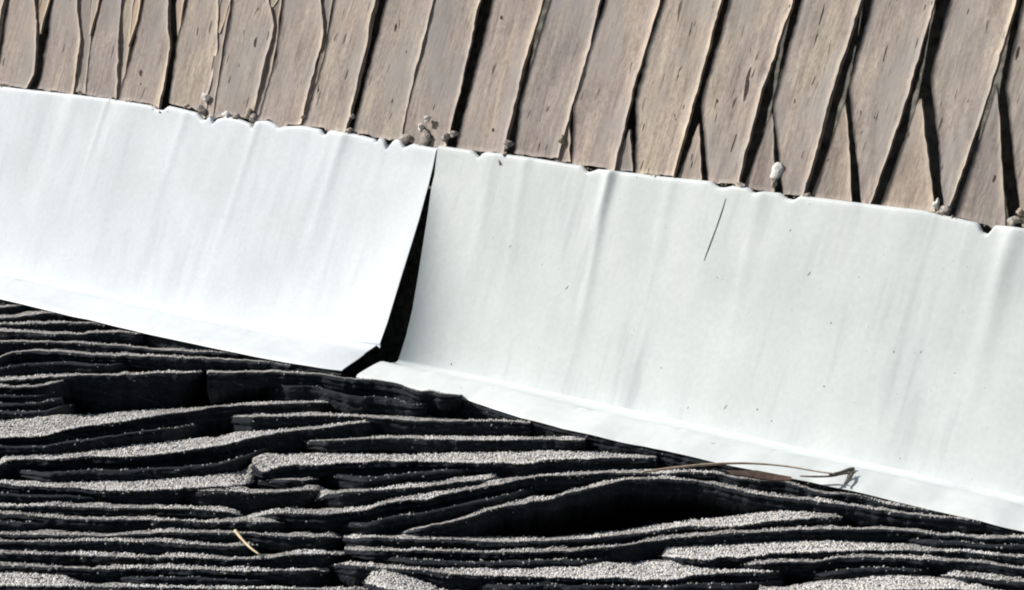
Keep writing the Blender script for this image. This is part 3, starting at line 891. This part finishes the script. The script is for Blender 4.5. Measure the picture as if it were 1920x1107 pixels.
GP = np.concatenate(gran_pts); GC = np.concatenate(gran_cov)
ng = len(GP)
r = np.random.default_rng(5)
octa = np.array([(1, 0, 0), (-1, 0, 0), (0, 1, 0), (0, -1, 0), (0, 0, 1), (0, 0, -1)], float)
of = np.array([(0, 2, 4), (2, 1, 4), (1, 3, 4), (3, 0, 4), (2, 0, 5), (1, 2, 5), (3, 1, 5), (0, 3, 5)])
q = r.normal(size=(ng, 4)); q /= np.linalg.norm(q, axis=1, keepdims=True)
w_, x_, y_, z_ = q.T
Rm = np.stack([1 - 2 * (y_**2 + z_**2), 2 * (x_*y_ - z_*w_), 2 * (x_*z_ + y_*w_), 2 * (x_*y_ + z_*w_), 1 - 2 * (x_**2 + z_**2), 2 * (y_*z_ - x_*w_), 2 * (x_*z_ - y_*w_), 2 * (y_*z_ + x_*w_), 1 - 2 * (x_**2 + y_**2)], 1).reshape(-1, 3, 3)
size = r.uniform(0.0005, 0.0012, ng) * r.uniform(0.8, 1.15, ng)
vert = octa[None] * r.uniform(0.7, 1.25, (ng, 6, 1))
vert = np.einsum('nij,nkj->nki', Rm, vert) * size[:, None, None]
vert += (GP + N * 0.0003)[:, None, :]
gf = (of[None] + (np.arange(ng) * 6)[:, None, None]).reshape(-1, 3)
me = bpy.data.meshes.new('granules')
me.vertices.add(ng * 6); me.vertices.foreach_set('co', vert.astype(np.float32).ravel())
me.loops.add(len(gf) * 3); me.loops.foreach_set('vertex_index', gf.astype(np.int32).ravel())
me.polygons.add(len(gf)); me.polygons.foreach_set('loop_start', np.arange(len(gf), dtype=np.int32) * 3)
me.update(calc_edges=True)
tone = np.clip(r.normal(0.66, 0.11, ng), 0.15, 0.85)
dark = r.uniform(0, 1, ng) < 0.07
tone = np.where(dark, r.uniform(0.03, 0.12, ng), tone)
tone *= np.clip(0.45 + 0.6 * GC, 0, 1)
hue = r.uniform(-1, 1, ng)
colr = np.stack([tone * (1 + 0.06 * hue + 0.03), tone, tone * (1 - 0.07 * hue - 0.035), np.ones(ng)], 1)
ca = me.attributes.new('tone', 'FLOAT_COLOR', 'POINT')
ca.data.foreach_set('color', np.repeat(colr, 6, 0).astype(np.float32).ravel())
go = link('granules', me, roof, (GRANULE,), False)
go['kind'] = 'stuff'

# ------------------------------------------------------------------ small things
def tube(name, pts, rad, matl, parent=None, seg=6):
    """a thin bent stalk through 3-D points, rad one value per point"""
    P = np.array(pts, float)
    t = np.linspace(0, len(P) - 1, (len(P) - 1) * 6 + 1)
    def cr(t):
        i = np.clip(np.floor(t).astype(int), 0, len(P) - 2); f = (t - i)[:, None]
        g = lambda k: P[np.clip(k, 0, len(P) - 1)]
        a, b, c, d = g(i - 1), g(i), g(i + 1), g(i + 2)
        return 0.5 * (2 * b + (c - a) * f + (2 * a - 5 * b + 4 * c - d) * f ** 2 + (3 * b - a - 3 * c + d) * f ** 3)
    c = cr(t); rr = np.interp(t, np.arange(len(P)), rad)
    tan = np.gradient(c, axis=0); tan /= np.linalg.norm(tan, axis=1, keepdims=True)
    n1 = np.cross(tan, FWD); n1 /= np.linalg.norm(n1, axis=1, keepdims=True); n2 = np.cross(tan, n1)
    ang = np.linspace(0, 2 * math.pi, seg, endpoint=False)
    V_ = c[:, None] + rr[:, None, None] * (np.cos(ang)[None, :, None] * n1[:, None] + np.sin(ang)[None, :, None] * n2[:, None])
    R = len(c); faces = []
    for i in range(R - 1):
        for k in range(seg):
            faces.append((i * seg + k, i * seg + (k + 1) % seg, (i + 1) * seg + (k + 1) % seg, (i + 1) * seg + k))
    faces += [tuple(range(seg))[::-1], tuple((R - 1) * seg + k for k in range(seg))]
    return link(name, mesh(name, V_.reshape(-1, 3), faces), parent, (matl,))

def lump_mesh(name, centre, ax, ay, az, seed, rough=0.5):
    """an irregular crumb: ax, ay, az are its half-axes as vectors"""
    nu, nvv = 14, 9
    verts = []; faces = []
    rr = np.random.default_rng(seed)
    ph = rr.uniform(0, 6.28, 8)
    for i in range(nvv):
        th = math.pi * (i + 0.5) / nvv
        for j in range(nu):
            a = 2 * math.pi * j / nu
            d = np.array([math.sin(th) * math.cos(a), math.sin(th) * math.sin(a), math.cos(th)])
            k = 1 + rough * (0.5 * math.sin(2 * d[0] + 3 * d[1] + ph[0]) + 0.4 * math.sin(4.3 * d[1] - 2 * d[2] + ph[1]) + 0.35 * math.sin(5 * d[2] + 4 * d[0] + ph[2])) + rr.normal(0, 0.06)
            verts.append(centre + k * (d[0] * ax + d[1] * ay + d[2] * az))
    for i in range(nvv - 1):
        for j in range(nu):
            faces.append((i * nu + j, i * nu + (j + 1) % nu, (i + 1) * nu + (j + 1) % nu, (i + 1) * nu + j))
    faces += [tuple(range(nu))[::-1], tuple((nvv - 1) * nu + j for j in range(nu))]
    return mesh(name, verts, faces)
CRUST_GREY = plain('grey_sealant', (0.36, 0.325, 0.295), 0.9, 260, 0.5, 0.003)
CRUST_WHITE = plain('white_sealant', (0.74, 0.73, 0.70), 0.7, 300, 0.15, 0.001)
CRUST_TAN = plain('tan_sealant', (0.42, 0.36, 0.30), 0.9, 300, 0.4, 0.002)
Gy, Wh, Tn = CRUST_GREY, CRUST_WHITE, CRUST_TAN
def lump(parts, label, seed):
    """parts: (px, py, half width px, half height px, tilt deg, material)"""
    root = empty('sealant_lump', label, 'sealant', P0, 'crumbs of old sealant along the top of the flashing')
    for k, (px, py, rx, ry, tilt, mt) in enumerate(parts):
        c = on_wall(np.array([px], float), np.array([py], float), -0.0030 + 0.0012 * k)[0]
        sc = ((c - CAM) @ FWD) / FPX
        a = math.radians(tilt)
        e1 = -L * math.cos(a) + V * math.sin(a); e2 = L * math.sin(a) + V * math.cos(a)
        link('crust' if k == 0 else 'bead', lump_mesh('crust', c, e1 * rx * sc * (1.1 if mt is Wh else 0.9), e2 * ry * sc * (1.05 if mt is Wh else 0.82), M * 0.0024, seed + k), root, (mt,))
    return root
lump([(290, 204, 10, 6, -10, Tn), (303, 212, 6, 4, 0, Gy)], 'small tan crumb of sealant, leftmost on the flashing edge', 1)
lump([(318, 211, 6, 5, 0, Wh)], 'tiny white sealant bead just left of the tall white one', 11)
lump([(377, 205, 11, 13, 10, Gy), (386, 183, 7, 10, 25, Wh), (350, 199, 7, 4, 10, Tn)], 'tall white tipped sealant lump on the left flashing', 2)
lump([(398, 220, 6, 5, 0, Wh), (424, 217, 10, 5, -25, Wh), (443, 219, 8, 5, 0, Gy)], 'cream sealant crumbs right of the tall white tipped lump', 3)
lump([(474, 222, 13, 9, -30, Gy), (466, 212, 8, 9, 30, Tn)], 'grey brown sealant lump between the cream crumbs and the seam', 4)
lump([(569, 219, 6, 4, 0, Tn)], 'pale flat crumb on the left flashing between two shakes', 5)
lump([(661, 219, 6, 5, 30, Gy), (655, 245, 8, 5, 0, Tn)], 'grey crumb at the foot of a shake gap left of the seam', 6)
lump([(757, 263, 13, 15, -20, Gy)], 'dark grey sealant lump left of the seam top', 7)
lump([(799, 258, 14, 17, -10, Gy), (789, 240, 4, 8, 30, Wh), (801, 224, 6, 6, 40, Wh)], 'large grey sealant lump with white rim at the seam top', 8)
lump([(835, 258, 8, 10, 0, Gy), (851, 252, 9, 8, 20, Gy)], 'grey crumbly sealant in the wide dark gap right of the seam', 9)
lump([(952, 272, 11, 12, 20, Gy), (947, 292, 6, 7, -20, Gy), (938, 305, 3, 8, 30, Gy)], 'grey sealant dribble over the right flashing edge', 10)
lump([(1053, 262, 6, 10, 20, Tn)], 'little tan crumb in the small wedge right of the dribble', 16)
lump([(1391, 349, 13, 8, 0, Gy)], 'flat grey crumb left of the round white lump', 12)
lump([(1456, 322, 10, 12, 15, Wh), (1452, 345, 5, 9, 0, Tn)], 'round white sealant lump standing on the right flashing', 13)
lump([(1512, 368, 10, 8, -40, Tn), (1520, 380, 7, 6, 0, Wh)], 'pale crumb right of the round white lump', 14)
lump([(1770, 395, 14, 9, 10, Gy), (1756, 383, 5, 9, 10, Wh)], 'grey crumb at a shake joint near the right end', 15)
lump([(1901, 415, 13, 11, 0, Gy), (1912, 398, 6, 9, 0, Tn)], 'grey crumbs in the notch at the far right', 17)

STRAW = plain('dry_straw', (0.62, 0.52, 0.34), 0.6, 200, 0.2)
TWIG = plain('grey_twig', (0.14, 0.12, 0.10), 0.8, 300, 0.4)
NEEDLE = plain('tan_needle', (0.42, 0.33, 0.24), 0.6, 150, 0.3)
LEAF = plain('dry_leaf', (0.075, 0.05, 0.04), 0.85, 200, 0.4, 0.001)
def roof_pts(l, off):
    return [on_roof(np.array([x], float), np.array([y], float), o)[0] for (x, y), o in zip(l, off)]
t = tube('straw', roof_pts([(441, 996), (455, 1013), (470, 1028), (485, 1039)], [0.007, 0.007, 0.007, 0.006]), [0.0013, 0.0008, 0.0008, 0.0006], STRAW)
tag(t, 'short pale straw lying across the black shingle edges', 'straw')
tw = empty('pine_needle', 'long bent tan pine needle lying along the shingles onto the flashing', 'pine needle', P0)
tube('blade', roof_pts([(1203, 886), (1260, 878), (1330, 871), (1400, 869), (1470, 874), (1530, 884), (1566, 889)], [0.008, 0.010, 0.012, 0.013, 0.013, 0.012, 0.012]), [0.0008, 0.0010, 0.0010, 0.0009, 0.0007, 0.0006, 0.0007], NEEDLE, tw)
tube('tip', roof_pts([(1555, 890), (1575, 887), (1592, 881), (1602, 879)], [0.0115, 0.011, 0.011, 0.0115]), [0.0008, 0.0014, 0.0016, 0.0012], TWIG, tw)
t2 = empty('twig', 'small forked grey twig on the flange beside the needle tip', 'twig', P0)
tube('stem', roof_pts([(1500, 893), (1530, 894), (1560, 893), (1580, 889), (1604, 886)], [0.008, 0.009, 0.010, 0.0105, 0.011]), [0.0005, 0.0008, 0.0008, 0.0008, 0.0006], TWIG, t2)
tube('fork', roof_pts([(1598, 887), (1593, 896), (1584, 907)], [0.0105, 0.009, 0.006]), [0.0012, 0.0010, 0.0007], TWIG, t2)
# a curled dry leaf under the needle
lc = [(1360, 886), (1388, 882), (1418, 882), (1455, 889), (1484, 898)]
lb = [(1360, 888), (1388, 891), (1418, 897), (1455, 901), (1484, 900)]
A = np.array(roof_pts(lc, [0.008, 0.010, 0.010, 0.009, 0.006])); B_ = np.array(roof_pts(lb, [0.007, 0.007, 0.006, 0.006, 0.006]))
mid = 0.5 * (A + B_) + N * 0.002
lv = np.concatenate([A, mid, B_, ]); lv = np.concatenate([lv, lv - N * 0.0009])
lf = [tuple(f) for f in grid_faces(3, 5)] + [tuple(f) for f in grid_faces(3, 5, 15, True)]
ring = [0, 1, 2, 3, 4, 9, 14, 13, 12, 11, 10, 5]
lf += [(ring[i], ring[(i + 1) % 12], ring[(i + 1) % 12] + 15, ring[i] + 15) for i in range(12)]
lf_o = link('dry_leaf', mesh('dry_leaf', lv, lf), None, (LEAF,))
tag(lf_o, 'reddish brown dry leaf scrap under the long pine needle', 'leaf')
# hair-thin needle stuck on the right sheet, and specks of dirt
from mathutils.bvhtree import BVHTree
_up = [c for c in fl_right.children if c.name.startswith('upright')][0].data
_bvh = BVHTree.FromPolygons([v.co.copy() for v in _up.vertices], [tuple(p.vertices) for p in _up.polygons])
def on_sheet(px, py, off):
    p, n, i, d = _bvh.ray_cast(Vector(CAM), Vector(nrm(ray(np.array(px, float), np.array(py, float)))))
    if p is None:
        return on_wall(np.array([px], float), np.array([py], float), off)[0]
    return np.array(p) + M * off
HAIR = plain('dark_hair', (0.24, 0.24, 0.25), 0.8)
hp = [on_sheet(x, y, 0.0002) for x, y in [(1361, 372), (1353, 398), (1342, 430), (1330, 462), (1320, 489)]]
h = tube('thin_stalk', hp, [0.0002, 0.0005, 0.0004, 0.0005, 0.0002], HAIR)
tag(h, 'hair-thin dark stalk stuck upright on the right flashing below its edge', 'stalk')
sv, sf = [], []
r = np.random.default_rng(77)
SP = [(846, 683, 3, 4.5, 30), (1360, 764, 2, 11, -10), (1545, 725, 4, 3, 0), (1482, 432, 2, 4, 10), (1517, 514, 2, 9, -12), (1676, 660, 2, 5, 20), (1727, 660, 1.5, 6, 0), (1447, 790, 3, 2.5, 0),
      (1558, 606, 2, 5, 10), (1345, 521, 4, 1.5, -20), (1420, 768, 3, 4, 0), (1290, 765, 1.5, 6, 0), (1688, 860, 2, 3, 0), (957, 462, 1.5, 6, -15), (1063, 540, 2, 12, -14), (1790, 700, 2, 3, 0), (1240, 690, 2, 3, 0), (1610, 520, 1.5, 3, 0)]
SP += [(r.uniform(850, 1915), 0, r.uniform(0.6, 1.3), r.uniform(0.8, 2.5), r.uniform(-30, 30)) for _ in range(30)]
for px, py, rx, ry, tl in SP:
    if py == 0:
        py = metal_top(np.array(px)) + r.uniform(60, 380)
    c = on_sheet(px, py, 0.0001)
    sc = ((c - CAM) @ FWD) / FPX
    a = math.radians(tl - 15)
    e1 = -L * math.cos(a) + V * math.sin(a); e2 = L * math.sin(a) + V * math.cos(a)
    n0 = len(sv)
    for k in range(8):
        an = k * math.pi / 4
        rr = r.uniform(0.65, 1.2)
        sv.append(c + rr * (math.cos(an) * e1 * rx * sc + math.sin(an) * e2 * ry * sc) - M * 0.0004)
    sv.append(c + M * 0.0003)
    for k in range(8):
        sf.append((n0 + k, n0 + (k + 1) % 8, n0 + 8))
DIRT = plain('dirt', (0.16, 0.16, 0.16), 0.9)
so = link('dirt_specks', mesh('dirt_specks', sv, sf), fl_right, (DIRT,))
so['kind'] = 'stuff'
print('granules', ng, 'shakes', shake_id[0], 'shingles', NP)

# crumbs of dirt packed along the joint between shakes and flashing
r = np.random.default_rng(21)
cv, cf = [], []
for k in range(420):
    px = r.uniform(-40, 1980)
    if 812 < px < 828: continue
    py = float(metal_top(np.array(px))) - abs(r.normal(0, 4.5)) + 0.5
    c = on_wall(np.array([px]), np.array([py]), -0.0035 + r.uniform(0, 0.002))[0]
    sc = ((c - CAM) @ FWD) / FPX * r.uniform(0.9, 3.2) * (0.6 + 0.7 * (noise1(np.array([px]), 70, 400, 2)[0] > 0))
    R_ = r.normal(size=(3, 3)); q_, _ = np.linalg.qr(R_)
    n0 = len(cv)
    for o_ in octa:
        cv.append(c + (q_ @ (o_ * r.uniform(0.6, 1.3) * np.array([1.4, 1, 0.8]))) * sc)
    cf += [tuple(n0 + a for a in f) for f in of]
so2 = link('joint_dirt', mesh('joint_dirt', cv, cf), wall, (CRUST_TAN,), False)
so2['kind'] = 'stuff'

# dark checks and knots in the shakes
sv_, sp_ = [], []
for o in wall.children:
    if o.name.startswith('shake'):
        n0 = len(sv_)
        sv_ += [v.co.copy() for v in o.data.vertices]
        sp_ += [tuple(n0 + i for i in p.vertices) for p in o.data.polygons]
wb_ = BVHTree.FromPolygons(sv_, sp_)
KN = [(1401, 158, 4.5, 36, 4), (479, 80, 3, 11, 5), (264, 137, 3, 7, 0), (264, 158, 2, 3, 0), (1376, 268, 1.6, 20, 12), (1536, 48, 1.5, 46, 8), (1266, 220, 1.2, 7, -20), (1027, 205, 1.2, 7, 20), (925, 244, 3, 4, 0),
      (940, 33, 3, 4, 0), (1864, 335, 3, 9, 8), (1908, 100, 3, 14, 8), (742, 52, 2.5, 8, 0), (735, 190, 1.6, 5, 10), (650, 140, 1.2, 12, 12), (482, 20, 1.2, 8, 25), (1272, 140, 1.4, 12, 6), (1345, 190, 2, 4, 0), (1295, 55, 1.5, 16, 6), (1660, 100, 1.5, 18, 10), (1490, 190, 1.4, 5, 10), (430, 150, 1, 9, 8), (1757, 95, 3, 12, 8), (370, 60, 1, 10, 4), (120, 90, 1, 8, 4)]
r = np.random.default_rng(31)
for _ in range(70):
    KN.append((r.uniform(0, 1920), r.uniform(-10, 330), r.uniform(0.5, 1.1), r.uniform(3, 13), r.uniform(2, 16)))
kv, kf = [], []
for px, py, rx, ry, tl in KN:
    if py > metal_top(np.array(px)) - 18: continue
    a = math.radians(90 - tl - 6)
    ring_, ok = [], True
    for k in range(10):
        an = k * 2 * math.pi / 10
        u_ = math.cos(an) * ry * r.uniform(0.85, 1.1); w_ = math.sin(an) * rx * r.uniform(0.6, 1.3)
        x_ = px + u_ * math.cos(a) + w_ * math.sin(a); y_ = py - u_ * math.sin(a) + w_ * math.cos(a)
        p, n, i, dd = wb_.ray_cast(Vector(CAM), Vector(nrm(ray(np.array(x_), np.array(y_)))))
        if p is None or abs((np.array(p) - P0) @ M + 0.004) > 0.0032: ok = False; break
        ring_.append(np.array(p) + M * 0.00005)
    if not ok: continue
    n0 = len(kv)
    kv += ring_ + [np.mean(ring_, 0) + M * 0.0002]
    kf += [(n0 + k, n0 + (k + 1) % 10, n0 + 10) for k in range(10)]
KNOT = plain('dark_knot', (0.06, 0.045, 0.042), 0.9, 400, 0.4)
ko = link('wood_checks', mesh('wood_checks', kv, kf), wall, (KNOT,))
ko['kind'] = 'stuff'
